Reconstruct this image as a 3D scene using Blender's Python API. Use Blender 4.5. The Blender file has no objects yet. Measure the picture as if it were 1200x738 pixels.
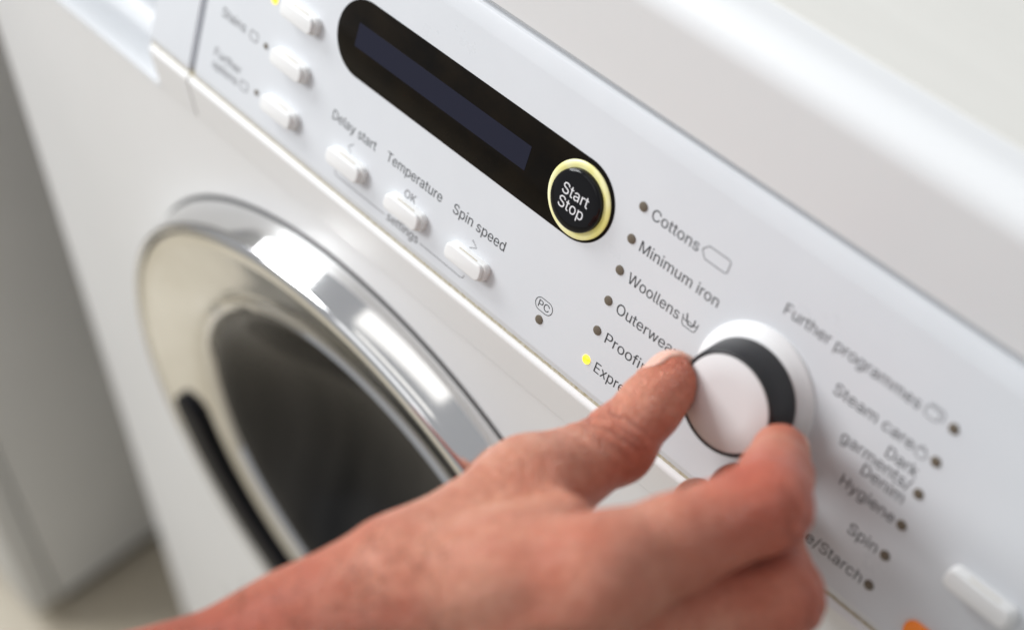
import bpy, bmesh, math, random
import numpy as np
from mathutils import Matrix, Vector

random.seed(7)
S = bpy.context.scene
COL = S.collection
MM = 0.001

# ------------------------------------------------------------------ frames
# World: X along the machine front, Y into the machine, Z up, floor at z = 0.
# The slanted control panel has its own frame (u right, v up the slope, n out),
# with its origin at the knob axis, 770 mm above the floor.
TILT = math.radians(22.5)
sT, cT = math.sin(TILT), math.cos(TILT)
KZ = 0.770
PANEL = Matrix(((1, 0, 0, 0), (0, sT, -cT, 0), (0, cT, sT, KZ), (0, 0, 0, 1)))
I4 = Matrix.Identity(4)


def pw(u, v, n):
    """panel millimetres -> world metres"""
    return PANEL @ Vector((u * MM, v * MM, n * MM))


# ------------------------------------------------------------------ camera
cam_d = bpy.data.cameras.new('camera')
cam = bpy.data.objects.new('camera', cam_d)
COL.objects.link(cam)
S.camera = cam
right = Vector((0.68231298, 0.7309983, -0.00951281))
upv = Vector((-0.54878514, 0.52074565, 0.65395629))
fwd = Vector((-0.4829947, 0.44098239, -0.75647251))
cam.matrix_world = Matrix((
    (right.x, upv.x, -fwd.x, 0.17411), (right.y, upv.y, -fwd.y, -0.25898),
    (right.z, upv.z, -fwd.z, 0.38799 + KZ), (0, 0, 0, 1)))
cam_d.sensor_width = 36
cam_d.sensor_fit = 'HORIZONTAL'
cam_d.lens = 56.23
cam_d.clip_start = 0.01
cam_d.clip_end = 50
cam_d.dof.use_dof = True
cam_d.dof.focus_distance = 0.537
cam_d.dof.aperture_fstop = 4.2

# ------------------------------------------------------------------ light
W = bpy.data.worlds.new('World')
S.world = W
W.use_nodes = True
bg = W.node_tree.nodes['Background']
bg.inputs[0].default_value = (0.95, 0.965, 1.0, 1)
bg.inputs[1].default_value = 0.41


def area(name, loc, target, sx, sy, power, col):
    d = bpy.data.lights.new(name, 'AREA')
    d.shape = 'RECTANGLE'
    d.size, d.size_y, d.energy, d.color = sx, sy, power, col
    o = bpy.data.objects.new(name, d)
    COL.objects.link(o)
    o.location = loc
    o.rotation_euler = (Vector(target) - Vector(loc)).to_track_quat('-Z', 'Y').to_euler()
    return o


# a window of two sashes to the left of the machine, and a ceiling light
area('window_light', (-1.50, -0.10, 1.62), (-0.1, 0, 0.75), 0.42, 0.80, 18, (0.965, 0.985, 1.0))
area('window_light', (-1.34, -0.84, 1.62), (-0.1, 0, 0.75), 0.42, 0.80, 18.5, (0.965, 0.985, 1.0))
area('window_light', (-0.55, -1.75, 1.95), (-0.15, 0, 0.7), 1.3, 0.9, 3.5, (0.98, 0.99, 1.0))  # added frontal fill to brighten the machine front, not a known window
area('ceiling_light', (-0.25, -0.02, 2.35), (-0.25, -0.02, 0.75), 1.1, 0.20, 0.75, (1.0, 0.97, 0.92))
area('ceiling_light', (-0.20, -0.42, 2.35), (-0.20, -0.42, 0.75), 1.1, 0.20, 0.75, (1.0, 0.97, 0.92))

S.view_settings.view_transform = 'Standard'
S.view_settings.look = 'None'
S.view_settings.gamma = 1
S.view_settings.exposure = 0.06
S.view_settings.use_curve_mapping = False
S.cycles.max_bounces = 8
S.cycles.use_denoising = True


# ------------------------------------------------------------------ materials
def mat(name, base, rough=0.5, metal=0.0, **kw):
    m = bpy.data.materials.new(name)
    m.use_nodes = True
    b = m.node_tree.nodes['Principled BSDF']
    b.inputs['Base Color'].default_value = (*base, 1)
    b.inputs['Roughness'].default_value = rough
    b.inputs['Metallic'].default_value = metal
    for k, v in kw.items():
        k = k.replace('_', ' ')
        b.inputs[k].default_value = (*v, 1) if isinstance(v, tuple) and len(v) == 3 and 'Color' in k else v
    return m


def nodes(m):
    nt = m.node_tree
    return nt, nt.nodes['Principled BSDF'], nt.nodes.new, nt.links.new


def noise(nt, scale, detail=3, rough=0.5, stretch=None, coord='Object'):
    tc = nt.nodes.new('ShaderNodeTexCoord')
    n = nt.nodes.new('ShaderNodeTexNoise')
    n.inputs['Scale'].default_value = scale
    n.inputs['Detail'].default_value = detail
    n.inputs['Roughness'].default_value = rough
    src = tc.outputs[coord]
    if stretch:
        mp = nt.nodes.new('ShaderNodeMapping')
        mp.inputs['Scale'].default_value = stretch
        nt.links.new(src, mp.inputs['Vector'])
        src = mp.outputs['Vector']
    nt.links.new(src, n.inputs['Vector'])
    return n


def ramp(nt, src, p0, c0, p1, c1):
    r = nt.nodes.new('ShaderNodeValToRGB')
    e = r.color_ramp.elements
    e[0].position, e[1].position = p0, p1
    e[0].color, e[1].color = (*c0, 1), (*c1, 1)
    nt.links.new(src, r.inputs['Fac'])
    return r


def add_bump(m, scale, strength, dist=0.001, detail=3, stretch=None):
    nt, b, new, link = nodes(m)
    n = noise(nt, scale, detail, 0.55, stretch)
    bp = new('ShaderNodeBump')
    bp.inputs['Strength'].default_value = strength
    bp.inputs['Distance'].default_value = dist
    link(n.outputs['Fac'], bp.inputs['Height'])
    link(bp.outputs['Normal'], b.inputs['Normal'])
    return bp


def vary(m, c0, c1, scale, r0=None, r1=None, stretch=None):
    nt, b, new, link = nodes(m)
    n = noise(nt, scale, 5, 0.6, stretch)
    r = ramp(nt, n.outputs['Fac'], 0.3, c0, 0.7, c1)
    link(r.outputs['Color'], b.inputs['Base Color'])
    if r0 is not None:
        rr = ramp(nt, n.outputs['Fac'], 0.3, (r0,) * 3, 0.7, (r1,) * 3)
        link(rr.outputs['Color'], b.inputs['Roughness'])


M = {}
M['panel'] = mat('panel_plastic', (0.80, 0.80, 0.80), 0.30)
vary(M['panel'], (0.675, 0.695, 0.72), (0.695, 0.715, 0.74), 40, 0.27, 0.34)
add_bump(M['panel'], 900, 0.06, 0.0003)
M['enamel'] = mat('white_enamel', (0.78, 0.78, 0.775), 0.34, Specular_IOR_Level=0.25)
vary(M['enamel'], (0.815, 0.815, 0.81), (0.835, 0.835, 0.83), 9, 0.30, 0.40)
add_bump(M['enamel'], 260, 0.05, 0.0004)
M['lidedge'] = mat('lid_edge', (0.83, 0.84, 0.845), 0.36)
add_bump(M['lidedge'], 300, 0.04, 0.0004)
M['lid'] = mat('lid_laminate', (0.80, 0.80, 0.785), 0.42)
vary(M['lid'], (0.755, 0.745, 0.70), (0.785, 0.775, 0.73), 60, 0.38, 0.46, (0.15, 1, 1))
add_bump(M['lid'], 700, 0.12, 0.0005, 3, (0.25, 1, 1))
M['white'] = mat('button_plastic', (0.82, 0.82, 0.81), 0.32)
add_bump(M['white'], 1500, 0.05, 0.0002)
M['seam'] = mat('dirty_seam', (0.45, 0.43, 0.38), 0.8)
nt, b, new, link = nodes(M['seam'])
n1 = noise(nt, 520, 6, 0.75)
r1 = ramp(nt, n1.outputs['Fac'], 0.40, (0.42, 0.36, 0.22), 0.62, (0.62, 0.60, 0.52))
link(r1.outputs['Color'], b.inputs['Base Color'])
M['gapdark'] = mat('brown_gap', (0.22, 0.20, 0.17), 0.8)
M['gap2'] = mat('grey_gap_floor', (0.62, 0.62, 0.66), 0.5)
M['grime'] = mat('brown_grime', (0.46, 0.39, 0.26), 0.8)
M['gap'] = mat('gap_shadow_plastic', (0.5, 0.5, 0.5), 0.6)
M['ink'] = mat('printed_ink', (0.045, 0.05, 0.055), 0.5)
M['inklight'] = mat('grey_printed_ink', (0.10, 0.10, 0.105), 0.5)
M['blackglass'] = mat('black_gloss_window', (0.006, 0.005, 0.004), 0.12)
vary(M['blackglass'], (0.005, 0.0045, 0.004), (0.011, 0.008, 0.005), 55, 0.10, 0.2)
M['blackglass'].node_tree.nodes['Principled BSDF'].inputs['Specular IOR Level'].default_value = 0.1
M['lcd'] = mat('lcd_glass', (0.019, 0.020, 0.034), 0.16, Specular_IOR_Level=0.12)
M['blackcap'] = mat('black_button_cap', (0.005, 0.005, 0.006), 0.06, Specular_IOR_Level=0.3)
M['glow'] = mat('glowing_yellow_ring', (0.75, 0.72, 0.36), 0.3, Emission_Color=(1.0, 0.88, 0.22), Emission_Strength=0.16)
nt, b, new, link = nodes(M['glow'])
n1 = noise(nt, 120, 2, 0.5)
r1 = ramp(nt, n1.outputs['Fac'], 0.35, (0.80, 0.79, 0.55), 0.68, (0.72, 0.68, 0.24))
link(r1.outputs['Color'], b.inputs['Base Color'])
M['led'] = mat('unlit_led', (0.14, 0.115, 0.085), 0.4)
M['ledlit'] = mat('lit_yellow_led', (0.9, 0.7, 0.05), 0.3, Emission_Color=(1.0, 0.62, 0.02), Emission_Strength=1.15)
nt, b, new, link = nodes(M['ledlit'])
n1 = noise(nt, 700, 1, 0.5)
r1 = ramp(nt, n1.outputs['Fac'], 0.42, (1.0, 0.52, 0.0), 0.62, (1.0, 0.80, 0.08))
link(r1.outputs['Color'], b.inputs['Emission Color'])
M['orange'] = mat('orange_lens', (0.80, 0.20, 0.02), 0.25, Emission_Color=(1.0, 0.25, 0.01), Emission_Strength=0.12)
M['lettering'] = mat('white_lettering', (0.80, 0.80, 0.82), 0.5)
M['rubber'] = mat('black_grip', (0.012, 0.012, 0.014), 0.42)
add_bump(M['rubber'], 1400, 0.15, 0.0002)
M['knobface'] = mat('knob_face', (0.74, 0.73, 0.73), 0.42)
add_bump(M['knobface'], 1600, 0.06, 0.0002)
M['chrome'] = mat('chrome', (0.80, 0.80, 0.80), 0.07, 1.0)
vary(M['chrome'], (0.78, 0.78, 0.78), (0.83, 0.83, 0.83), 30, 0.06, 0.11)
M['bezel'] = mat('smeared_chrome', (0.8, 0.8, 0.8), 0.08, 1.0)
vary(M['bezel'], (0.66, 0.645, 0.60), (0.84, 0.84, 0.83), 16, 0.16, 0.05, (1, 1, 3))
M['doorglass'] = mat('dark_door_glass', (0.014, 0.013, 0.012), 0.16, Specular_IOR_Level=0.22)
nt, b, new, link = nodes(M['doorglass'])
n1 = noise(nt, 28, 3, 0.55, (1.0, 0.06, 0.4))
r1 = ramp(nt, n1.outputs['Fac'], 0.35, (0.012, 0.012, 0.012), 0.7, (0.04, 0.038, 0.036))
link(r1.outputs['Color'], b.inputs['Base Color'])
M['handle'] = mat('dark_handle_recess', (0.008, 0.008, 0.010), 0.55, Specular_IOR_Level=0.15)
M['gasket'] = mat('grey_gasket', (0.10, 0.10, 0.10), 0.6)
M['drum'] = mat('steel_drum', (0.10, 0.10, 0.10), 0.3, 1.0)
M['cabinet'] = mat('grey_cabinet', (0.6, 0.6, 0.58), 0.5)
vary(M['cabinet'], (0.66, 0.66, 0.64), (0.70, 0.70, 0.68), 6, 0.45, 0.55)
M['plinth'] = mat('dark_plinth', (0.10, 0.09, 0.07), 0.6)
M['floor'] = mat('beige_floor', (0.5, 0.45, 0.36), 0.35)
vary(M['floor'], (0.45, 0.395, 0.30), (0.52, 0.465, 0.37), 7, 0.3, 0.45)
M['nail'] = mat('fingernail', (0.74, 0.42, 0.33), 0.28, Subsurface_Weight=0.3, Subsurface_Scale=0.002)
M['nail'].node_tree.nodes['Principled BSDF'].inputs['Subsurface Radius'].default_value = (1, 0.4, 0.25)

# ------------------------------------------------------------------ object helpers
WM = {}


def put(name, me, material=None, parent=None, mw=I4, smooth=False):
    o = bpy.data.objects.new(name, me)
    COL.objects.link(o)
    if material is not None and me is not None and not me.materials:
        me.materials.append(material)
    if smooth and me is not None:
        me.polygons.foreach_set('use_smooth', [True] * len(me.polygons))
    if parent is not None:
        o.parent = parent
        o.matrix_parent_inverse = WM[parent.name].inverted()
    o.matrix_basis = mw
    WM[o.name] = mw
    return o


def tag(o, label, cat=None, kind=None, group=None):
    if label:
        o['label'] = label
    if cat:
        o['category'] = cat
    if kind:
        o['kind'] = kind
    if group:
        o['group'] = group
    return o


def mesh_from(bm, name='m'):
    bmesh.ops.recalc_face_normals(bm, faces=bm.faces)
    me = bpy.data.meshes.new(name)
    bm.to_mesh(me)
    bm.free()
    return me


def sharp(me, ang=35):
    me.polygons.foreach_set('use_smooth', [True] * len(me.polygons))
    me.set_sharp_from_angle(angle=math.radians(ang))
    return me


def box(x0, x1, y0, y1, z0, z1, bev=0.0, seg=3):
    """box in millimetres, mesh in metres"""
    bm = bmesh.new()
    bmesh.ops.create_cube(bm, size=1)
    for v in bm.verts:
        v.co = Vector(((x0 if v.co.x < 0 else x1) * MM, (y0 if v.co.y < 0 else y1) * MM, (z0 if v.co.z < 0 else z1) * MM))
    if bev:
        bmesh.ops.bevel(bm, geom=list(bm.edges), offset=bev * MM, segments=seg, profile=0.5, affect='EDGES')
    return sharp(mesh_from(bm))


def lathe(prof, seg=96, closed=False):
    """profile of (r, h) in mm revolved about local z"""
    bm = bmesh.new()
    rings = []
    for r, h in prof:
        if r < 1e-6:
            rings.append([bm.verts.new((0, 0, h * MM))])
        else:
            rings.append([bm.verts.new((r * MM * math.cos(2 * math.pi * i / seg), r * MM * math.sin(2 * math.pi * i / seg), h * MM)) for i in range(seg)])
    pairs = list(zip(rings[:-1], rings[1:]))
    if closed:
        pairs.append((rings[-1], rings[0]))
    for a, c in pairs:
        for i in range(seg):
            j = (i + 1) % seg
            if len(a) == 1 and len(c) == 1:
                continue
            if len(a) == 1:
                bm.faces.new((a[0], c[i], c[j]))
            elif len(c) == 1:
                bm.faces.new((a[i], a[j], c[0]))
            else:
                bm.faces.new((a[i], a[j], c[j], c[i]))
    return sharp(mesh_from(bm), 40)


def pill_outline(w, h, seg=14):
    """stadium outline, width w along u"""
    r = h / 2
    a = w / 2 - r
    pts = []
    for i in range(seg + 1):
        t = -math.pi / 2 + math.pi * i / seg
        pts.append((a + r * math.cos(t), r * math.sin(t)))
    for i in range(seg + 1):
        t = math.pi / 2 + math.pi * i / seg
        pts.append((-a + r * math.cos(t), r * math.sin(t)))
    return pts


def rrect(w, h, r, seg=6):
    pts = []
    for cx, cy, t0 in ((w / 2 - r, -h / 2 + r, -90), (w / 2 - r, h / 2 - r, 0), (-w / 2 + r, h / 2 - r, 90), (-w / 2 + r, -h / 2 + r, 180)):
        for i in range(seg + 1):
            t = math.radians(t0 + 90 * i / seg)
            pts.append((cx + r * math.cos(t), cy + r * math.sin(t)))
    return pts


def slab(outline, n0, n1, bev=0.0, seg=3):
    """extrude an outline (mm) between heights n0 and n1, rounding the top edge"""
    bm = bmesh.new()
    k = len(outline)
    cx = sum(q[0] for q in outline) / k
    cy = sum(q[1] for q in outline) / k
    levels = [(0, n0)]
    if bev:
        for i in range(seg + 1):
            t = math.pi / 2 * i / seg
            levels.append((bev * (1 - math.cos(t)), n1 - bev + bev * math.sin(t)))
    else:
        levels.append((0, n1))
    rings = []
    # inward offset along outline normals
    nor = []
    for i in range(k):
        ax, ay = outline[i - 1]
        bx, by = outline[(i + 1) % k]
        tx, ty = bx - ax, by - ay
        l = math.hypot(tx, ty) or 1
        nor.append((ty / l, -tx / l))
    for off, h in levels:
        rings.append([bm.verts.new(((q[0] - off * m[0]) * MM, (q[1] - off * m[1]) * MM, h * MM)) for q, m in zip(outline, nor)])
    for a, c in zip(rings[:-1], rings[1:]):
        for i in range(k):
            j = (i + 1) % k
            bm.faces.new((a[i], a[j], c[j], c[i]))
    bm.faces.new(rings[-1])
    bm.faces.new(list(reversed(rings[0])))
    return sharp(mesh_from(bm), 30)


def extrude_profile(prof, x0, x1, caps=True, closed=True):
    """(y, z) profile in mm swept along x"""
    bm = bmesh.new()
    a = [bm.verts.new((x0 * MM, y * MM, z * MM)) for y, z in prof]
    c = [bm.verts.new((x1 * MM, y * MM, z * MM)) for y, z in prof]
    k = len(prof)
    for i in range(k if closed else k - 1):
        j = (i + 1) % k
        bm.faces.new((a[i], a[j], c[j], c[i]))
    if caps and closed:
        bm.faces.new(a)
        bm.faces.new(c)
    return sharp(mesh_from(bm), 25)


def arc(cy, cz, r, a0, a1, n=6):
    return [(cy + r * math.cos(math.radians(a0 + (a1 - a0) * i / n)), cz + r * math.sin(math.radians(a0 + (a1 - a0) * i / n))) for i in range(n + 1)]


def stroke(pts, w, n=0.06, closed=False, th=0.05):
    """a printed line: flat ribbon of width w (mm) along pts at height n"""
    bm = bmesh.new()
    k = len(pts)
    L, Rr = [], []
    for i in range(k):
        a = pts[(i - 1) % k] if (closed or i > 0) else pts[i]
        c = pts[(i + 1) % k] if (closed or i < k - 1) else pts[i]
        tx, ty = c[0] - a[0], c[1] - a[1]
        l = math.hypot(tx, ty) or 1
        nx, ny = -ty / l * w / 2, tx / l * w / 2
        L.append(bm.verts.new(((pts[i][0] + nx) * MM, (pts[i][1] + ny) * MM, n * MM)))
        Rr.append(bm.verts.new(((pts[i][0] - nx) * MM, (pts[i][1] - ny) * MM, n * MM)))
    for i in range(k if closed else k - 1):
        j = (i + 1) % k
        bm.faces.new((L[i], L[j], Rr[j], Rr[i]))
    for f in bm.faces:
        f.normal_update()
        if f.normal.z < 0:
            f.normal_flip()
    me = bpy.data.meshes.new('stroke')
    bm.to_mesh(me)
    bm.free()
    return me


try:
    import os
    FONT = bpy.data.fonts.load(os.path.join(bpy.utils.system_resource('DATAFILES'), 'fonts', 'Inter.woff2'))
except Exception:
    FONT = None


def text_mesh(s, width=None, size=None, n=0.06, squeeze=1.0):
    """text as a flat mesh, its left end and baseline at the origin"""
    cu = bpy.data.curves.new('txt', 'FONT')
    cu.body = s
    if FONT:
        cu.font = FONT
    cu.size = 1
    cu.resolution_u = 3
    o = bpy.data.objects.new('txt', cu)
    COL.objects.link(o)
    bpy.context.view_layer.update()
    dg = bpy.context.evaluated_depsgraph_get()
    ev = o.evaluated_get(dg)
    cv = ev.to_curve(dg)
    polys = []
    for sp in cv.splines:
        pts = []
        if sp.type == 'BEZIER':
            bz = sp.bezier_points
            for i in range(len(bz)):
                p0, p1 = bz[i], bz[(i + 1) % len(bz)]
                straight = (p0.handle_right - p0.co).length < 1e-5 and (p1.handle_left - p1.co).length < 1e-5
                m_ = 1 if straight else 5
                for k in range(m_):
                    t = k / m_
                    q = (1 - t) ** 3 * p0.co + 3 * (1 - t) ** 2 * t * p0.handle_right + 3 * (1 - t) * t * t * p1.handle_left + t ** 3 * p1.co
                    pts.append((q.x, q.y))
        else:
            pts = [(q.co.x, q.co.y) for q in sp.points]
        polys.append(pts)
    ev.to_curve_clear()
    bpy.data.objects.remove(o)
    bpy.data.curves.remove(cu)

    # nonzero-winding fill by thin horizontal slices, so overlapping strokes never overlap as faces
    e0 = np.array([q[i - 1] for q in polys for i in range(len(q))])
    e1 = np.array([q[i] for q in polys for i in range(len(q))])
    keep = np.abs(e0[:, 1] - e1[:, 1]) > 1e-7
    e0, e1 = e0[keep], e1[keep]
    ylo, yhi = min(e0[:, 1].min(), e1[:, 1].min()), max(e0[:, 1].max(), e1[:, 1].max())
    ys = np.linspace(ylo, yhi, 84)
    sgn = np.where(e1[:, 1] > e0[:, 1], 1, -1)
    sl = (e1[:, 0] - e0[:, 0]) / (e1[:, 1] - e0[:, 1])
    xl, xh = np.minimum(e0[:, 0], e1[:, 0]), np.maximum(e0[:, 0], e1[:, 0])
    yl, yh = np.minimum(e0[:, 1], e1[:, 1]), np.maximum(e0[:, 1], e1[:, 1])
    vv, ff = [], []
    for ya, yb in zip(ys[:-1], ys[1:]):
        ym = (ya + yb) / 2
        hit = np.where((yl <= ym) & (yh > ym))[0]
        xs = e0[hit, 0] + sl[hit] * (ym - e0[hit, 1])
        od = np.argsort(xs)
        wnd = 0
        st = None
        for j in od:
            i = hit[j]
            was = wnd
            wnd += sgn[i]
            if was == 0:
                st = i
            elif wnd == 0:
                k0 = len(vv)
                for ed, yy in ((st, ya), (i, ya), (i, yb), (st, yb)):
                    xx = e0[ed, 0] + sl[ed] * (yy - e0[ed, 1])
                    vv.append((min(max(xx, xl[ed]), xh[ed]), yy, 0))
                ff.append((k0, k0 + 1, k0 + 2, k0 + 3))
    me = bpy.data.meshes.new('printed_label')
    me.from_pydata(vv, [], ff)
    co = np.empty(len(me.vertices) * 3)
    me.vertices.foreach_get('co', co)
    co = co.reshape(-1, 3)
    x0, x1 = co[:, 0].min(), co[:, 0].max()
    k = size / CAPK if size else width / (x1 - x0)
    kx = width / (x1 - x0) if width else k * squeeze
    co[:, 0] = (co[:, 0] - x0) * kx * MM
    co[:, 1] *= k * MM
    co[:, 2] = n * MM
    me.vertices.foreach_set('co', co.ravel())
    me.materials.clear()
    me.update()
    return me


CAPK = 1.0
_h = text_mesh('H', None, 1.0)
CAPK = max(v.co.y for v in _h.vertices) / MM / 0.727     # make 'size' the em of a face whose capitals are 0.727 em


def at(u, v, n=0.0):
    return PANEL @ Matrix.Translation((u * MM, v * MM, n * MM))


# ------------------------------------------------------------------ floor and cabinet
bm = bmesh.new()
vs = [bm.verts.new(q) for q in ((-3, -2.5, 0), (2.2, -2.5, 0), (2.2, 1.0, 0), (-3, 1.0, 0))]
bm.faces.new(vs)
fl = put('floor', mesh_from(bm), M['floor'])
tag(fl, 'smooth beige floor below the machine', kind='structure')

cab = put('cabinet', None, mw=Matrix.Translation((-0.89, 0.22, 0)))
tag(cab, 'grey cabinet standing at the left of the white machine', 'cabinet')
put('carcass', box(-1190, -586, -72, 520, 16, 860, 1.5), M['cabinet'], cab)
put('door', box(-1189, -585, -96, -74, 18, 858, 2.0), M['cabinet'], cab)
put('plinth', box(-1180, -592, -66, 510, 1, 15, 0), M['plinth'], cab)

# ------------------------------------------------------------------ washing machine
XL, XR = -484.0, 128.0
CX = (XL + XR) / 2
machine = put('washing_machine', None, mw=Matrix.Translation((CX * MM, 0.27, 0)))
tag(machine, 'white front loading washing machine with slanted control panel and chrome door', 'washing machine')
K = KZ * 1000
YF = -15.4            # front plate plane
DX, DZ = -189.0, K - 259.5   # door centre

# front plate with the round door opening
bm = bmesh.new()
seg = 128
z0, z1 = 60.0, K - 65.05
inner, outer, back = [], [], []
for i in range(seg):
    t = 2 * math.pi * i / seg
    ca, sa = math.cos(t), math.sin(t)
    inner.append(bm.verts.new(((DX + 166 * ca) * MM, YF * MM, (DZ + 166 * sa) * MM)))
    back.append(bm.verts.new(((DX + 166 * ca) * MM, (YF + 30) * MM, (DZ + 166 * sa) * MM)))
    lim = []
    if ca > 1e-6: lim.append((XR - 8 - DX) / ca)
    if ca < -1e-6: lim.append((XL + 8 - DX) / ca)
    if sa > 1e-6: lim.append((z1 - DZ) / sa)
    if sa < -1e-6: lim.append((z0 - DZ) / sa)
    r = min(lim)
    outer.append(bm.verts.new(((DX + r * ca) * MM, YF * MM, (DZ + r * sa) * MM)))
for i in range(seg):
    j = (i + 1) % seg
    bm.faces.new((inner[i], inner[j], outer[j], outer[i]))
    bm.faces.new((back[i], back[j], inner[j], inner[i]))
corner = {}
for cx_, cz_ in ((XL + 8, z0), (XR - 8, z0), (XR - 8, z1), (XL + 8, z1)):
    best = sorted(range(seg), key=lambda i: (outer[i].co.x - cx_ * MM) ** 2 + (outer[i].co.z - cz_ * MM) ** 2)
    a = best[0]
    nb = [(a - 1) % seg, (a + 1) % seg]
    nbi = min(nb, key=lambda i: (outer[i].co.x - cx_ * MM) ** 2 + (outer[i].co.z - cz_ * MM) ** 2)
    cv = bm.verts.new((cx_ * MM, YF * MM, cz_ * MM))
    bm.faces.new((outer[a], outer[nbi], cv))
put('front_plate', mesh_from(bm), M['enamel'], machine)

# side walls with rounded front corners, back, plinth
def side_profile(xa, sgn):
    pts = []
    for i in range(9):
        t = math.radians(90 * i / 8)
        pts.append((xa + sgn * (8 - 8 * math.sin(t)), YF + 8 - 8 * math.cos(t)))
    return pts
for xa, sgn in ((XL, 1), (XR, -1)):
    bm = bmesh.new()
    pr = side_profile(xa, sgn) + [(xa, 560.0)]
    lo = [bm.verts.new((x * MM, y * MM, z0 * MM)) for x, y in pr]
    hi = [bm.verts.new((x * MM, y * MM, (K + 40) * MM)) for x, y in pr]
    for i in range(len(pr) - 1):
        bm.faces.new((lo[i], lo[i + 1], hi[i + 1], hi[i]))
    # keep the part beside the slanted panel behind the slope
    for v in hi:
        v.co.y = max(v.co.y, (sT * 45 + 4) * MM)
    mid = None
    put('side_wall', sharp(mesh_from(bm), 30), M['enamel'], machine)
put('back_wall', box(XL + 2, XR - 2, 556, 560, 60, K + 60), M['enamel'], machine)
put('plinth', box(XL + 6, XR - 6, -2, 550, 2, 59, 2), M['enamel'], machine)

# control panel: profile in the panel frame, written as (y, z) of the machine
def pyz(v, n):
    return (v * sT - n * cT, K + v * cT + n * sT)
prof = [pyz(-43.0, -7), pyz(-43.0, -1.5), pyz(-42.8, -1.0), pyz(-42.4, -0.82), pyz(-40.9, -0.16), pyz(-40.4, 0.0), pyz(-39.9, 0.0),
        pyz(50.0, 0.0), pyz(50.5, 0.0), pyz(51.5, -0.12), pyz(56.2, -0.75), pyz(57.2, -1.1), pyz(57.8, -1.9), pyz(58.0, -3.0), pyz(58.0, -7)]
PL, PR = -281.6, XR - 2
panel = put('control_panel', extrude_profile(prof, PL, PR), M['panel'], machine)
# dark grooves behind the panel edges
put('top_seam', extrude_profile([pyz(56, -9), pyz(56, -3.8), pyz(62, -3.8), pyz(62, -9)], XL + 4, XR - 3), M['gap'], machine)
put('bottom_seam', extrude_profile([pyz(-47, -9), pyz(-46.4, -1.55), pyz(-42, -1.45), pyz(-42, -9)], -313.0, XR - 3), M['seam'], machine)

# strip under the panel, rounded upper edge
ty, tz = pyz(-44.7, -1.1)
def strip_prof():
    p = [(ty + 8, tz - 0.5), (ty + 1.3, tz + 0.1)] + arc(ty + 0.5, tz - 1.9, 2.0, 75, 180, 7)
    fy = ty - 1.5
    p += [(fy, tz - 2.2), (fy + 0.02, tz - 2.6), (YF - 1.02, K - 62.8), (YF - 1.0, K - 63.2), (YF - 0.5, K - 64.3), (YF + 0.5, K - 64.8), (YF + 10, K - 65.0), (YF + 20, tz - 6)]
    return p
put('fascia_strip', extrude_profile(strip_prof(), -284.7, PR), M['enamel'], machine)

# lid (worktop) with rounded front edge
ly, lz0 = pyz(58.9, -1.6)
top = K + 103.5
lp = [(ly + 14, lz0 - 2), (ly + 1.2, lz0)] + [(ly, lz0 + 1.4), (ly, lz0 + 1.9), (22.6, top - 12.0)] + arc(22.6 + 11.5, top - 11.5, 11.5, 180, 90, 12) + [(22.6 + 12, top), (600, top), (600, lz0 + 4)]
put('lid', extrude_profile(lp, XL - 1, XR + 1), M['lidedge'], machine)
put('lid_board', extrude_profile([(40.0, top - 1), (40.0, top + 0.2), (40.3, top + 0.4), (597, top + 0.4), (597, top - 1)], XL + 2, XR - 2), M['lid'], machine)

# ------------------------------------------------------------------ detergent drawer
drawer = put('detergent_drawer', extrude_profile(prof, -312.5, -285.8), M['panel'], machine)
put('fascia_strip', extrude_profile(strip_prof(), -312.5, -286.1), M['enamel'], drawer)
# upper face continuing to the left above the finger grip
prof2 = [pyz(-16, -7), pyz(-16, -1.6), pyz(-15.2, -0.3), pyz(-14, 0)] + prof[7:]
put('drawer_face', extrude_profile(prof2, XL + 6, -313.5), M['panel'], drawer)
# the grip: a scooped trough under the face
g = [(YF - 0.9, K - 64.6), (YF - 0.4, K - 63.2), (YF + 2, K - 62.8)]
for i in range(1, 15):
    t = i / 14
    g.append((ty + 4 + 44 * t - 6 * t * t, K - 62.8 - 4 * math.sin(t * 2.2) + 66 * t ** 3))
g += [(ty + 60, K + 5), (ty + 60, K - 80), (YF + 1.5, K - 80), (YF + 0.9, K - 66)]
put('grip', extrude_profile(g, XL + 20, -313.2), M['panel'], drawer)
put('drawer_end', extrude_profile([pyz(-46, -1), pyz(50, -1), pyz(50, -20), pyz(-46, -20)], XL + 3, XL + 19.5), M['panel'], drawer)
put('drawer_gap', extrude_profile([pyz(-43.5, -10), pyz(-43.5, -3.0), pyz(57, -3.0), pyz(57, -10)], -286.5, PL + 1), M['gap2'], machine)

put('strip_gap', extrude_profile([(ty + 6, tz - 1.5), (ty - 0.4, tz - 2.6), (YF - 0.1, K - 63.2), (YF + 8, K - 64.2)], -286.5, -284.4), M['gapdark'], machine)

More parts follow.
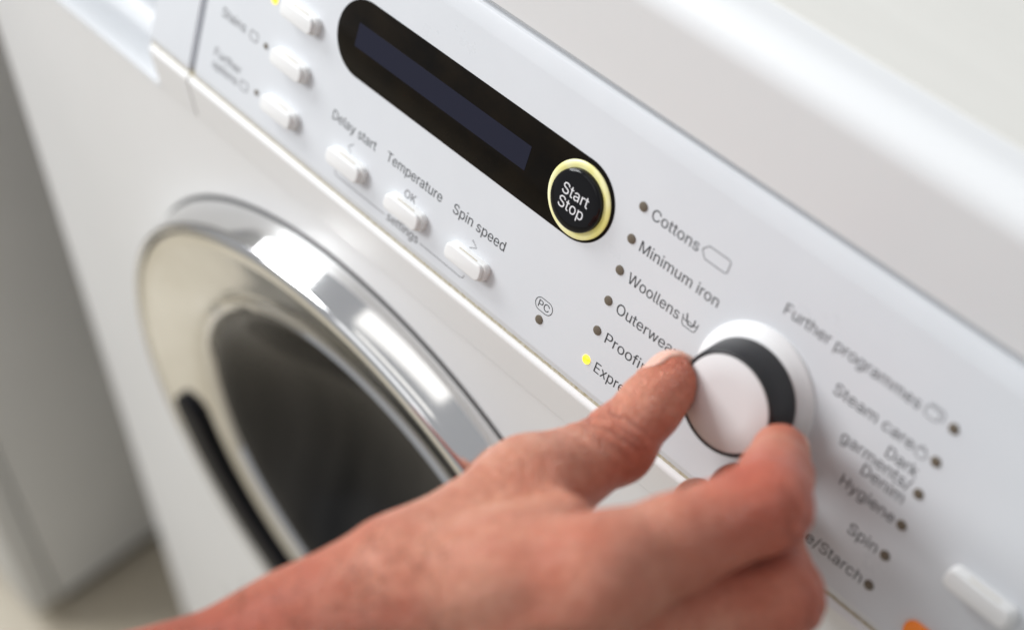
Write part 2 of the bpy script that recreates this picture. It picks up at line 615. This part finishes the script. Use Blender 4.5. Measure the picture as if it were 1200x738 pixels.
# ------------------------------------------------------------------ door
DOOR = Matrix.Translation((DX * MM, YF * MM, DZ * MM)) @ Matrix.Rotation(math.radians(90), 4, 'X')
door = put('door', None, parent=machine, mw=DOOR)      # local z points out of the machine
put('outer_ring', lathe([(170.0, -4), (175.6, -4), (176.1, 1.0), (175.9, 3), (175.2, 7), (174.3, 11), (173.4, 15), (172.8, 17.2), (171.9, 18.8), (170.6, 19.4), (169.6, 19.0), (169.2, 18.0), (169.0, 12)], 192), M['chrome'], door, DOOR)
put('front_bezel', lathe([(168.2, 12), (168.0, 17.2), (167.3, 18.2), (166.2, 18.5), (160, 17.2), (146, 14.0), (136, 11.8), (131, 10.2), (128.4, 8.4), (126.6, 5.0)], 192), M['bezel'], door, DOOR)
put('inner_trim', lathe([(127.6, 3.0), (127.2, 9.8), (125.4, 10.8), (123.0, 9.8), (121.2, 6.0), (120.6, 0.0)], 160), M['chrome'], door, DOOR)
put('glass', lathe([(122.2, 6.5), (120, 7.5), (117, 7.0), (110, 3.0), (95, -8), (75, -24), (52, -36), (26, -43), (0, -45)], 128), M['doorglass'], door, DOOR)
put('gasket', lathe([(177.2, -0.5), (177.5, 0.6), (176.8, 1.0), (175.8, 0.7)], 160), M['gasket'], door, DOOR)


def arc_band(r0, r1, a0, a1, h0, h1, seg=36):
    bm = bmesh.new()
    prev = None
    for i in range(seg + 1):
        t = math.radians(a0 + (a1 - a0) * i / seg)
        e = min(i, seg - i) / 4.0
        k = math.sqrt(max(0.02, 1 - (1 - min(1, e)) ** 2))
        rm, hw = (r0 + r1) / 2, (r1 - r0) / 2 * k
        ring = []
        for rr, hh in ((rm - hw, h0), (rm - hw, h1 - .8), (rm - hw + .8 * k, h1), (rm + hw - .8 * k, h1), (rm + hw, h1 - .8), (rm + hw, h0)):
            ring.append(bm.verts.new((rr * MM * math.cos(t), rr * MM * math.sin(t), hh * MM)))
        if prev:
            for q in range(6):
                bm.faces.new((prev[q], prev[(q + 1) % 6], ring[(q + 1) % 6], ring[q]))
        else:
            bm.faces.new(list(reversed(ring)))
        prev = ring
    bm.faces.new(prev)
    return sharp(mesh_from(bm), 40)


HANDLE_A0, HANDLE_A1 = 191, 252
put('door_handle', arc_band(140, 163, HANDLE_A0, HANDLE_A1, 8, 18.8), M['handle'], door, DOOR)

# ------------------------------------------------------------------ display window, start button
disp = put('display_window', slab([(x - 138.9, y + 19.1) for x, y in pill_outline(2 * 14.8 + 110.2, 29.6, 28)], -0.3, 0.22, 0.18, 2), M['blackglass'], machine, PANEL)
put('lcd_screen', slab([(x - 153.3, y + 19.75) for x, y in rrect(89.6, 9.3, 0.3, 2)], 0.2, 0.30), M['lcd'], disp, PANEL)
tag(bpy.data.objects[disp.name], 'black glossy display window')
SB = at(-83.8, 18.6)
start = put('start_button', None, parent=machine, mw=SB)
put('light_ring', lathe([(9.8, 0.3), (10.6, 0.62), (12.0, 0.95), (13.0, 0.85), (13.45, 0.5), (13.5, 0.1)], 96), M['glow'], start, SB)
put('cap', lathe([(10.85, 0.2), (10.8, 2.0), (10.5, 2.55), (9.9, 2.8), (8, 2.92), (0, 3.0)], 96), M['blackcap'], start, SB)
for s, x, y, wd in (('Start', -5.8, 0.5, 11.7), ('Stop', -5.8, -4.5, 11.2)):
    put('lettering', text_mesh(s, wd, 5.5, n=0), M['lettering'], start, SB @ Matrix.Translation((x * MM, y * MM, 3.06 * MM)))

# ------------------------------------------------------------------ programme knob
KN = at(0, 0)
knob = put('programme_knob', None, parent=machine, mw=KN)
put('base', lathe([(22.3, -0.2), (22.3, 0.5), (21.9, 1.1), (21.2, 1.4), (19.8, 2.6), (18.9, 3.6), (18.3, 3.9), (17.2, 4.0), (10, 4.0)], 128), M['knobface'], knob, KN)
put('grip', lathe([(17.8, 3.6), (18.0, 4.1), (18.0, 5.0), (17.5, 10.5), (17.05, 14.2), (16.7, 14.9), (16.2, 15.1), (15.75, 14.9), (15.6, 14.2)], 128), M['rubber'], knob, KN)
put('face', lathe([(15.65, 14.2), (15.55, 14.85), (15.2, 15.05), (8, 15.12), (0, 15.15)], 128), M['knobface'], knob, KN)

# ------------------------------------------------------------------ indicator lights and printed labels
led_me = lathe([(1.72, 0.02), (1.6, 0.28), (1.1, 0.42), (0, 0.48)], 24)
led_me.materials.append(M['led'])
lit_me = lathe([(1.72, 0.02), (1.6, 0.28), (1.1, 0.42), (0, 0.48)], 24)
lit_me.materials.append(M['ledlit'])
small_me = lathe([(1.25, 0.02), (1.1, 0.28), (0, 0.4)], 20)
small_me.materials.append(M['led'])


def led(u, v, me=None, label=None):
    o = put('indicator_light', me or led_me, None, panel, at(u, v))
    if label:
        o['label'] = label
    return o


def txt(s, u, v, width=None, size=None, m='ink', right=False, squeeze=1.0):
    me = text_mesh(s, width, size, squeeze=squeeze)
    if right:
        u = u - max(v_.co.x for v_ in me.vertices) / MM
    return put('printed_label', me, M[m], panel, at(u, v))


def line(pts, w=0.28, m='ink', closed=False):
    return put('printed_symbol', stroke(pts, w, closed=closed), M[m], panel, PANEL)


TS = 5.35          # em size of the printed words
rows = [(2.5 - i) * 12.2 for i in range(6)]
for i, (s, wd) in enumerate((('Cottons', 19.8), ('Minimum iron', 33.4), ('Woollens', 22.2), ('Outerwear', 26.6), ('Proofing', 22.4), ('Express 20', 27.5))):
    led(-60, rows[i], lit_me if i == 5 else None, 'lit yellow indicator light' if i == 5 else None)
    txt(s, -56.0, rows[i] - 1.95, wd, TS)
for i, (s, wd, ue) in enumerate((('Further programmes', 50.0, 48.5), ('Steam care', 28.9, 52.2), (None, 0, 0), ('Hygiene', 19.8, 57.3), ('Spin', 10.6, 57.0), ('rinse/Starch', 30.5, 57.2))):
    led(60, rows[i])
    if s:
        txt(s, ue, rows[i] - 1.75, wd, TS, right=True)
for k_, (s, wd) in enumerate((('Dark', 11.0), ('garments/', 25.3), ('Denim', 15.2))):
    txt(s, 57.0, 9.7 - 5.0 * k_, wd, TS, right=True)

# symbols
def shift(pts, du, dv):
    return [(a + du, c + dv) for a, c in pts]
line([(-34.8, 30.5), (-34.2, 31.4), (-32.9, 32.8), (-24.6, 32.8), (-23.9, 32.2), (-23.9, 28.7), (-24.6, 28.1), (-32.9, 28.1), (-34.2, 29.6)], closed=True)
line([(-32.5, 7.4), (-32.0, 4.5), (-31.3, 3.8), (-27.0, 3.8), (-26.4, 4.5), (-26.0, 7.4)])
line([(-32.4, 6.3), (-30.9, 5.7), (-29.3, 6.3), (-27.6, 5.7), (-26.2, 6.3)])
line([(-31.2, 8.4), (-30.6, 6.3), (-29.7, 5.1), (-28.2, 5.1), (-27.5, 6.2), (-27.7, 7.9)], 0.5)
line(shift(rrect(4.6, 3.6, 0.8, 3), 52.6, 30.6), closed=True)
line([(51.0, 33.1), (55.4, 33.1), (56.2, 32.4), (56.2, 29.6)])
line(shift([(1.9 * math.cos(t * math.pi / 8), 1.6 * math.sin(t * math.pi / 8)) for t in range(16)], 55.0, 17.6), closed=True)
line([(53.6, 19.2), (55.0, 20.2), (56.4, 19.2)])

# PC mark
PCU, PCV = -83.2, -24.1
line(shift(pill_outline(8.0, 4.8, 10), PCU, PCV), 0.26, closed=True)
txt('PC', PCU - 2.55, PCV - 1.35, 5.1, 3.8)
led(-83.3, -29.8, small_me if False else None)

# ------------------------------------------------------------------ push buttons
def push_button(u, v, w=18.6, h=6.4):
    B = at(u, v)
    o = put('push_button', slab(rrect(w, h, 2.3, 6), 0.2, 4.1, 0.7, 4), M['white'], machine, B)
    put('button_base', slab([(x + 0.6, y) for x, y in rrect(w + 0.9, h + 0.5, 2.5, 6)], -0.2, 2.6, 0.5, 3), M['white'], o, B)
    put('button_slit', slab([(x + 0.6, y + h / 2 + 0.02) for x, y in rrect(w * 0.5, 0.30, 0.08, 2)], -0.2, 2.66), M['grime'], o, B)
    return o


for u in (-186.6, -153.0, -119.4):
    push_button(u, -28.2)
for v in (12.0, -8.2, -28.3):
    push_button(-227.2, v)
push_button(89.6, -8.0, 21.5, 6.6)

txt('Delay start', -200.6, -16.5, 25.0, TS)
txt('Temperature', -169.4, -16.5, 30.2, TS)
txt('Spin speed', -133.0, -16.6, 26.6, TS)
line([(-186.7, -19.9), (-189.2, -22.2), (-187.0, -24.0)], 0.3, 'inklight')
txt('OK', -156.6, -24.2, 6.0, 4.4, m='inklight')
line([(-120.7, -20.7), (-117.9, -22.5), (-121.1, -24.2)], 0.3, 'inklight')
line([(-192.4, -34.4), (-192.2, -35.9), (-191.4, -36.3), (-163.2, -36.3)], 0.28, 'inklight')
line([(-143.3, -36.5), (-120.9, -36.9), (-119.9, -36.4), (-119.6, -35.2)], 0.28, 'inklight')
txt('settings', -161.8, -37.6, 17.3, 4.7, m='inklight')

# options at the left end
txt('Stains', -271.6, -10.2, 15.0, TS, m='inklight')
txt('Further', -271.6, -27.6, 17.0, 4.9, m='inklight')
txt('options', -271.6, -32.8, 16.0, 4.9, m='inklight')
for v in (-8.8, -30.6):
    line(shift(rrect(4.6, 3.6, 0.9, 3), -251.2, v), 0.4, 'inklight', True)
led(-243.6, -9.0, small_me)
led(-243.4, -29.2, small_me)
led(-244.0, 10.4, lit_me, 'lit yellow indicator light')
lamp = put('orange_light', slab(pill_outline(12, 7, 10), -0.2, 1.6, 0.8, 3), M['orange'], panel, at(81.0, -33.2))
lamp['label'] = 'orange indicator lens'

# ------------------------------------------------------------------ the hand
# Laid out in the panel frame (mm): a distance field of tapered bones and muscles,
# blended and meshed as one continuous skin.
V = lambda *a: np.array(a, float)
H = dict(
    tT=V(-18.6, -3.6, 16.4), tIP=V(-15.6, -19.0, 39.6), tM=V(-17.8, -25.6, 73.4), tC=V(-18.0, -41.3, 118.3),
    iT=V(23.6, 0.3, 17.8), iD=V(31.8, 3.4, 33.0), iP=V(41.5, 9.6, 55.0), iM=V(27.2, -6.6, 100.3),
    mT=V(14.5, -23.2, 14.5), mD=V(37.0, -20.5, 29.0), mP=V(55.8, -13.2, 53.0), mM=V(31.8, -26.4, 94.0),
    rT=V(5.0, -36.5, 15.0), rD=V(27.0, -40.0, 26.0), rP=V(47.0, -36.0, 49.0), rM=V(29.8, -46.5, 91.0),
    pT=V(6.0, -55.0, 40.0), pD=V(22.0, -58.0, 46.0), pP=V(37.0, -56.5, 62.0), pM=V(28.8, -67.0, 92.0),
    W=V(-21.6, -70.3, 140.8), F=V(-95.5, -150.4, 257.3))
CAMP = V(174.1, 259.3, 387.7)


def unit(a):
    return a / np.linalg.norm(a)


wr = unit(H['iM'] - H['pM'])                       # ulnar -> radial
dors = np.cross(H['pM'] - H['W'], H['iM'] - H['W'])
dors = unit(dors if dors @ (CAMP - H['W']) > 0 else -dors)
Wr, Wu = H['W'] + 13 * wr, H['W'] - 13 * wr
Fr, Fu = H['F'] + 15 * wr, H['F'] - 15 * wr


def cone(P, a, b, ra, rb):
    ba = b - a
    l2 = ba @ ba
    rr = ra - rb
    a2 = l2 - rr * rr
    il2 = 1 / l2
    pa = P - a
    y = pa @ ba
    z = y - l2
    xx = pa * l2 - y[:, None] * ba
    x2 = np.einsum('ij,ij->i', xx, xx)
    y2 = y * y * l2
    z2 = z * z * l2
    k = np.sign(rr) * rr * rr * x2
    d = (np.sqrt(x2 * a2 * il2) + y * rr) * il2 - ra
    m1 = np.sign(z) * a2 * z2 > k
    m2 = np.sign(y) * a2 * y2 < k
    d = np.where(m2, np.sqrt(x2 + y2) * il2 - ra, d)
    d = np.where(m1, np.sqrt(x2 + z2) * il2 - rb, d)
    return d


def smin(a, b, k):
    h = np.clip(k - np.abs(a - b), 0, None) / k
    return np.minimum(a, b) - h * h * k * 0.25


def chain(P, pts, k=4):
    d = None
    for (a, ra), (b, rb) in zip(pts[:-1], pts[1:]):
        c = cone(P, a, b, ra, rb)
        d = c if d is None else smin(d, c, k)
    return d


def finger(P, n, rs, k=3.5):
    T, D, Pp, Mm = (H[n + q] for q in 'TDPM')
    rt, rd, rp, rm = rs
    d = chain(P, [(T, rt), (D, rd)], k)
    mid1 = (D + Pp) / 2
    d = smin(d, chain(P, [(D, rd * 1.02), (mid1, (rd + rp) / 2 - 0.5), (Pp, rp)], k), k)
    mid2 = Pp * 0.45 + Mm * 0.55
    d = smin(d, chain(P, [(Pp, rp), (mid2, rp + 0.35), (Mm, rm)], k), k)
    return d


def sdf(P):
    t = chain(P, [(H['tT'], 9.0), (H['tT'] * 0.6 + H['tIP'] * 0.4, 9.5), (H['tIP'], 11.4), (H['tIP'] * 0.5 + H['tM'] * 0.5, 11.5), (H['tM'], 15.0)], 4)
    i = finger(P, 'i', (8.5, 10.0, 12.3, 14.2))
    m = finger(P, 'm', (8.6, 10.0, 12.0, 13.6))
    r = finger(P, 'r', (8.2, 9.2, 11.0, 12.6))
    p_ = finger(P, 'p', (7.4, 8.2, 9.4, 11.2))
    palm = cone(P, Wr - 3 * dors, H['iM'] - 2 * dors, 17, 13.0)
    palm = smin(palm, cone(P, H['W'] - 3 * dors, H['mM'] - 2 * dors, 18, 13.0), 10)
    palm = smin(palm, cone(P, H['W'] - 3 * dors, H['rM'] - 2 * dors, 18, 12.4), 10)
    palm = smin(palm, cone(P, Wu - 3 * dors, H['pM'] - 2 * dors, 16, 11.4), 10)
    # thumb base and the muscle that fills the web
    th = chain(P, [(H['tM'], 14.6), (H['tC'], 17.5), (Wr, 17.0)], 10)
    palm = smin(palm, th, 14)
    web = cone(P, H['tC'] * 0.45 + H['iM'] * 0.55 - 4 * dors, H['tM'] * 0.45 + H['iM'] * 0.55 - 5 * dors, 13, 7.0)
    palm = smin(palm, web, 16)
    # wrist and forearm
    arm = smin(cone(P, Wr, Fr, 17.5, 27), cone(P, Wu, Fu, 18.0, 29), 14)
    palm = smin(palm, arm, 16)
    # extensor tendons on the back of the hand
    for a, b in ((H['W'] + 14 * dors + 6 * wr, H['iM'] + 11.2 * dors), (H['W'] + 14.5 * dors, H['mM'] + 11.4 * dors),
                 (H['W'] * 0.4 + Wr * 0.6 + 13 * dors, H['tM'] + unit(V(-0.3, 0.75, 0.5)) * 12.8)):
        palm = smin(palm, cone(P, a, b, 1.8, 2.6), 7)
    # veins
    for pts in ((H['W'] * 0.75 + H['iM'] * 0.25 + 13.5 * dors + 13 * wr, H['W'] * 0.45 + H['iM'] * 0.55 + 12.6 * dors + 5 * wr, H['mM'] * 0.4 + H['iM'] * 0.6 + 9 * dors + V(-6, -6, 6)),
                (H['W'] * 0.6 + H['mM'] * 0.4 + 14.0 * dors - 3 * wr, H['W'] * 0.3 + H['mM'] * 0.7 + 12.5 * dors + 3 * wr)):
        for a, b in zip(pts[:-1], pts[1:]):
            palm = smin(palm, cone(P, a, b, 1.3, 1.3), 4)
    # knuckles
    palm = smin(palm, np.linalg.norm(P - (H['iM'] + 3.5 * dors), axis=1) - 11.0, 8)
    palm = smin(palm, np.linalg.norm(P - (H['mM'] + 3.5 * dors), axis=1) - 11.0, 8)
    f = smin(i, m, 0.8)
    f = smin(f, r, 0.8)
    f = smin(f, p_, 0.8)
    f = smin(f, t, 1.5)
    d = smin(f, palm, 9)
    # the finger pads flatten against the knob and the panel
    rad = np.hypot(P[:, 0], P[:, 1]) - np.where(P[:, 2] < 4, 22.4, 18.1 - 0.1 * (P[:, 2] - 4))
    kd = np.maximum(rad, P[:, 2] - 15.2)
    d = -smin(-d, kd - 0.1, 1.0)
    return np.maximum(d, 0.4 - P[:, 2])


def mesh_sdf(fn, lo, hi, h, big=8):
    lo = np.asarray(lo, float)
    n = np.ceil((np.asarray(hi) - lo) / (h * big)).astype(int)
    H_ = h * big
    cc = np.stack(np.meshgrid(*[np.arange(k) for k in n], indexing='ij'), -1).reshape(-1, 3)
    dc = fn(lo + (cc + 0.5) * H_)
    full = np.empty(tuple(n * big + 1), np.float32)
    full[:] = 1.0
    neg = cc[dc < 0]
    for q in neg:
        a = q * big
        full[a[0]:a[0] + big + 1, a[1]:a[1] + big + 1, a[2]:a[2] + big + 1] = -1.0
    act = cc[np.abs(dc) < H_ * 0.87 + 3.0]
    off = np.stack(np.meshgrid(*[np.arange(big + 1)] * 3, indexing='ij'), -1).reshape(-1, 3)
    for s0 in range(0, len(act), 400):
        blk = act[s0:s0 + 400]
        idx = (blk[:, None, :] * big + off[None]).reshape(-1, 3)
        full[idx[:, 0], idx[:, 1], idx[:, 2]] = fn(lo + idx * h)
    s = full < 0
    nx, ny, nz = s.shape
    cnt = np.zeros((nx - 1, ny - 1, nz - 1), np.int8)
    for a in (0, 1):
        for b in (0, 1):
            for c in (0, 1):
                cnt += s[a:nx - 1 + a, b:ny - 1 + b, c:nz - 1 + c]
    cells = np.argwhere((cnt > 0) & (cnt < 8))
    ids = np.full(cnt.shape, -1, np.int64)
    ids[cells[:, 0], cells[:, 1], cells[:, 2]] = np.arange(len(cells))
    acc = np.zeros((len(cells), 3))
    num = np.zeros(len(cells))
    corners = [(a, b, c) for a in (0, 1) for b in (0, 1) for c in (0, 1)]
    for c0 in corners:
        for ax in range(3):
            if c0[ax]:
                continue
            c1 = list(c0)
            c1[ax] = 1
            p0 = cells + np.array(c0)
            p1 = cells + np.array(c1)
            v0 = full[p0[:, 0], p0[:, 1], p0[:, 2]].astype(float)
            v1 = full[p1[:, 0], p1[:, 1], p1[:, 2]].astype(float)
            m = (v0 < 0) != (v1 < 0)
            t = np.where(m, v0 / np.where(m, v0 - v1, 1), 0)
            acc[m] += (np.array(c0) + t[:, None] * (np.array(c1) - np.array(c0)))[m]
            num[m] += 1
    verts = lo + (cells + acc / num[:, None]) * h
    faces = []
    for ax in range(3):
        b, c = (ax + 1) % 3, (ax + 2) % 3
        sl0 = [slice(None)] * 3
        sl1 = [slice(None)] * 3
        sl0[ax] = slice(0, -1)
        sl1[ax] = slice(1, None)
        A, B = s[tuple(sl0)], s[tuple(sl1)]
        e = np.argwhere(A != B)
        e = e[(e[:, b] > 0) & (e[:, c] > 0) & (e[:, b] < s.shape[b] - 1) & (e[:, c] < s.shape[c] - 1)]
        ub = np.zeros(3, int); ub[b] = 1
        uc = np.zeros(3, int); uc[c] = 1
        q = [e - ub - uc, e - uc, e, e - ub]
        f = np.stack([ids[w[:, 0], w[:, 1], w[:, 2]] for w in q], 1)
        inside = A[e[:, 0], e[:, 1], e[:, 2]]
        f[~inside] = f[~inside][:, ::-1]
        faces.append(f)
    faces = np.concatenate(faces)
    return verts, faces[(faces >= 0).all(1)]


def grad(fn, P, e=0.4):
    g = np.stack([fn(P + e * np.eye(3)[k]) - fn(P - e * np.eye(3)[k]) for k in range(3)], 1)
    return g / np.linalg.norm(g, axis=1)[:, None]


def wrinkles(P, N, j, axis, dorsal, offs, depth, width, wob=1.2, reach=0.15):
    """shallow creases across the back of a joint"""
    axis = unit(axis)
    dorsal = unit(dorsal - axis * (dorsal @ axis))
    lat = np.cross(axis, dorsal)
    q = P - j
    s = q @ axis
    x = q @ lat
    near = np.clip(1 - (np.linalg.norm(q, axis=1) / 24) ** 4, 0, 1)
    msk = np.clip((N @ dorsal - reach) / 0.5, 0, 1) * near
    d = np.zeros(len(P))
    for i, o in enumerate(offs):
        c = o + wob * np.sin(x * 0.33 + i * 1.9) + 0.4 * wob * np.sin(x * 0.9 + i * 4.1)
        d -= depth * (0.6 + 0.4 * np.cos(x * 0.21 + i * 2.3)) * np.exp(-((s - c) / width) ** 2)
    return d * msk


hv, hf = mesh_sdf(sdf, (-170, -215, -4), (76, 34, 312), 0.95)
hn = grad(sdf, hv)
T_DORS = V(-0.9, 0.45, 0.0)
disp_ = wrinkles(hv, hn, H['tIP'], H['tT'] - H['tIP'], V(-0.5, 0.7, 0.5), (-7.5, -4.6, -2.2, 0.2, 2.4, 5.0), 0.55, 0.8, 1.3, -0.15)
disp_ += wrinkles(hv, hn, H['iP'], H['iT'] - H['iM'], V(1, 0.1, 0.3), (-5, -2.5, 0, 2.6, 5), 0.5, 0.9)
disp_ += wrinkles(hv, hn, H['mP'], H['mT'] - H['mM'], V(1, 0.1, 0.3), (-5, -2.5, 0, 2.6, 5), 0.5, 0.9)
disp_ += wrinkles(hv, hn, H['iD'], H['iT'] - H['iP'], V(1, 0.1, 0.3), (-2, 0, 2), 0.35, 0.8)
lump = np.sin(hv[:, 0] * 0.23 + 1.3 * np.sin(hv[:, 1] * 0.17)) * np.sin(hv[:, 1] * 0.19 + hv[:, 2] * 0.13) + 0.5 * np.sin(hv[:, 2] * 0.41 + hv[:, 0] * 0.3) * np.sin(hv[:, 1] * 0.37)
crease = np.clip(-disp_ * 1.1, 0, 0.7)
disp_ += 0.22 * lump
hv2 = hv + hn * disp_[:, None]
# the forearm runs on towards the elbow
tf_ = (hv - H['W']) @ unit(H['F'] - H['W'])
hv2 = hv2 + unit(H['F'] - H['W'])[None] * (np.clip(tf_ - 95, 0, None) * 2.2)[:, None]
flush = np.zeros(len(hv))
for n_, w_, r_ in (('iP', 1.0, 30), ('mP', 1.0, 20), ('tIP', 0.55, 18), ('iM', 0.3, 24), ('mM', 0.4, 24), ('iT', 0.8, 14), ('tT', 0.6, 14), ('mT', 0.8, 14), ('iD', 0.5, 12), ('rP', 1, 20)):
    flush = np.maximum(flush, w_ * np.exp(-(np.linalg.norm(hv - H[n_], axis=1) / r_) ** 2 * 1.4))

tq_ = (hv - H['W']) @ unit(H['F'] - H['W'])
flush = np.maximum(flush, 0.8 * np.clip((tq_ + 45) / 60, 0, 1))

M['skin'] = mat('skin', (0.60, 0.31, 0.23), 0.40, Subsurface_Weight=0.55, Subsurface_Scale=0.0022)
nt, b, new, link = nodes(M['skin'])
b.inputs['Subsurface Radius'].default_value = (1.0, 0.36, 0.2)
b.inputs['Specular IOR Level'].default_value = 0.5
b.inputs['Coat Weight'].default_value = 0.12
b.inputs['Coat Roughness'].default_value = 0.35
att = new('ShaderNodeAttribute')
att.attribute_name = 'flush'
n1 = noise(nt, 95, 4, 0.6)
n2 = noise(nt, 420, 3, 0.6)
r1 = ramp(nt, n1.outputs['Fac'], 0.32, (0.70, 0.27, 0.168), 0.68, (0.83, 0.41, 0.28))
mx = new('ShaderNodeMix')
mx.data_type = 'RGBA'
link(att.outputs['Fac'], mx.inputs['Factor'])
link(r1.outputs['Color'], mx.inputs['A'])
mx.inputs['B'].default_value = (0.68, 0.15, 0.085, 1)
mx2 = new('ShaderNodeMix')
mx2.data_type = 'RGBA'
mx2.blend_type = 'MULTIPLY'
mx2.inputs['Factor'].default_value = 0.55
link(mx.outputs['Result'], mx2.inputs['A'])
r2 = ramp(nt, n2.outputs['Fac'], 0.35, (0.78, 0.70, 0.66), 0.65, (1, 1, 1))
link(r2.outputs['Color'], mx2.inputs['B'])
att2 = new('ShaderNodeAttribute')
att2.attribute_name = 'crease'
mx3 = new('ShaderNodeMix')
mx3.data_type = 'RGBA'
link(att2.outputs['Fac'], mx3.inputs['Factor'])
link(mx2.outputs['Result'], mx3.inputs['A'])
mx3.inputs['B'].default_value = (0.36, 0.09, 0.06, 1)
# broad pale and ruddy blotches
n4 = noise(nt, 38, 3, 0.55)
r4 = ramp(nt, n4.outputs['Fac'], 0.36, (0.86, 0.66, 0.62), 0.64, (1.0, 1.0, 1.0))
mx4 = new('ShaderNodeMix')
mx4.data_type = 'RGBA'
mx4.blend_type = 'MULTIPLY'
mx4.inputs['Factor'].default_value = 0.6
link(mx3.outputs['Result'], mx4.inputs['A'])
link(r4.outputs['Color'], mx4.inputs['B'])
# forearm's shade and hair darkening painted into the skin colour, growing past the wrist
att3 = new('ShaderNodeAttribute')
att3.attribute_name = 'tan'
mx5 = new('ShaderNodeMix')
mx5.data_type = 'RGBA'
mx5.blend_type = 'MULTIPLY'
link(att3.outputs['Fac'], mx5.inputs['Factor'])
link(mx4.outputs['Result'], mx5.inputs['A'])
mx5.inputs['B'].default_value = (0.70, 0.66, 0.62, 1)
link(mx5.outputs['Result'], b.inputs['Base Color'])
# skin cells and fine lines
tc = new('ShaderNodeTexCoord')
mp = new('ShaderNodeMapping')
mp.inputs['Scale'].default_value = (1.0, 1.5, 0.8)
link(tc.outputs['Object'], mp.inputs['Vector'])
vo = new('ShaderNodeTexVoronoi')
vo.feature = 'DISTANCE_TO_EDGE'
vo.inputs['Scale'].default_value = 900
link(mp.outputs['Vector'], vo.inputs['Vector'])
cl = ramp(nt, vo.outputs['Distance'], 0.0, (0, 0, 0), 0.22, (1, 1, 1))
n3 = noise(nt, 260, 5, 0.65, (1, 2.2, 0.6))
ad = new('ShaderNodeMath')
ad.operation = 'MULTIPLY_ADD'
link(n3.outputs['Fac'], ad.inputs[0])
ad.inputs[1].default_value = 2.6
link(cl.outputs['Color'], ad.inputs[2])
bp = new('ShaderNodeBump')
bp.inputs['Strength'].default_value = 0.75
bp.inputs['Distance'].default_value = 0.0011
link(ad.outputs['Value'], bp.inputs['Height'])
link(bp.outputs['Normal'], b.inputs['Normal'])

me = bpy.data.meshes.new('person')
me.from_pydata((hv2 * MM).tolist(), [], hf.tolist())
at_ = me.attributes.new('flush', 'FLOAT', 'POINT')
at_.data.foreach_set('value', flush.astype(np.float32))
at_ = me.attributes.new('tan', 'FLOAT', 'POINT')  # weight of the shade painted on the forearm
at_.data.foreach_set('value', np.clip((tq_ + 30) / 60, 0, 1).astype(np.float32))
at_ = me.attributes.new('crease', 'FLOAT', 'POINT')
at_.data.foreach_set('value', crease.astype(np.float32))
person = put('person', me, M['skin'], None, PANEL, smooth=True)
tag(person, 'bare right hand and forearm turning the round programme knob', 'person')


def fingernail(tip, joint, dorsal, w, l, fwd_off):
    ax = unit(tip - joint)
    dn = unit(dorsal - ax * (dorsal @ ax))
    lat = np.cross(ax, dn)
    nu, nv = 11, 13
    vs, fs = [], []
    for a in range(nv):
        for c in range(nu):
            y = (a / (nv - 1) - 0.5) * 2
            x = (c / (nu - 1) - 0.5) * 2
            # rounded outline
            k = (1 - 0.16 * abs(y) ** 4) if y > 0 else (1 - 0.30 * abs(y) ** 3)
            vs.append(tip + ax * (fwd_off + y * l / 2 * (1 - 0.10 * x * x if y > 0 else 1 - 0.22 * x * x)) + lat * (x * w / 2 * k) + dn * 16)
    P = np.array(vs)
    tdist = np.zeros(len(P))
    for _ in range(40):
        d = sdf(P - dn * tdist[:, None])
        tdist += np.clip(d, -2, 2) * 0.8
    tdist = np.minimum(tdist, 16 + 3.5)
    P = P - dn * (tdist - 0.12)[:, None]
    for a in range(nv - 1):
        for c in range(nu - 1):
            i0 = a * nu + c
            fs.append((i0, i0 + 1, i0 + nu + 1, i0 + nu))
    me = bpy.data.meshes.new('fingernail')
    me.from_pydata((P * MM).tolist(), [], fs)
    o = put('fingernail', me, M['nail'], person, PANEL, smooth=True)
    sol = o.modifiers.new('thick', 'SOLIDIFY')
    sol.thickness = 0.0005
    sol.offset = 0
    return o


fingernail(H['tT'], H['tIP'], T_DORS, 14.5, 14.5, 1.5)
fingernail(H['iT'], H['iD'], V(1, 0.2, -0.6), 11.0, 11.5, 1.0)
fingernail(H['mT'], H['mD'], V(0.6, -0.3, -1), 11.5, 12.0, 1.0)
fingernail(H['rT'], H['rD'], V(0.6, -0.3, -1), 11.0, 11.5, 1.0)
fingernail(H['pT'], H['pD'], V(0.6, -0.3, -1), 9.0, 9.5, 1.0)

# fine dark hairs on the forearm and the back of the wrist
rng = np.random.default_rng(5)
along = unit(H['F'] - H['W'])
tq = (hv - H['W']) @ along
cand = np.where((tq > -48) & (tq < 95) & (hn @ dors > -0.1) & (((hv - H['W']) @ wr) > -40))[0]
pick = rng.choice(cand, 1100, replace=False)
M['hair'] = mat('arm_hair', (0.10, 0.05, 0.03), 0.5)
vs, fs = [], []
for i in pick:
    base, nrm = hv2[i], hn[i]
    d0 = unit(-along * 0.4 - wr * rng.uniform(0.1, 0.7) + nrm * rng.uniform(0.35, 0.7) + rng.normal(0, 0.2, 3))
    L = rng.uniform(6, 13)
    side = unit(np.cross(d0, nrm) + 1e-6)
    k0 = len(vs)
    for j in range(5):
        t = j / 4
        c = base - nrm * 0.2 + d0 * L * t - nrm * 1.6 * t * t * (L / 8)
        w_ = 0.075 * (1 - 0.8 * t)
        vs += [c - side * w_, c + side * w_, c + np.cross(side, d0) * w_ * 1.6]
    for j in range(4):
        a0 = k0 + 3 * j
        for q in range(3):
            fs.append((a0 + q, a0 + (q + 1) % 3, a0 + 3 + (q + 1) % 3, a0 + 3 + q))
me = bpy.data.meshes.new('arm_hair')
me.from_pydata((np.array(vs) * MM).tolist(), [], fs)
hair = put('arm_hair', me, M['hair'], person, PANEL)
hair['kind'] = 'stuff'
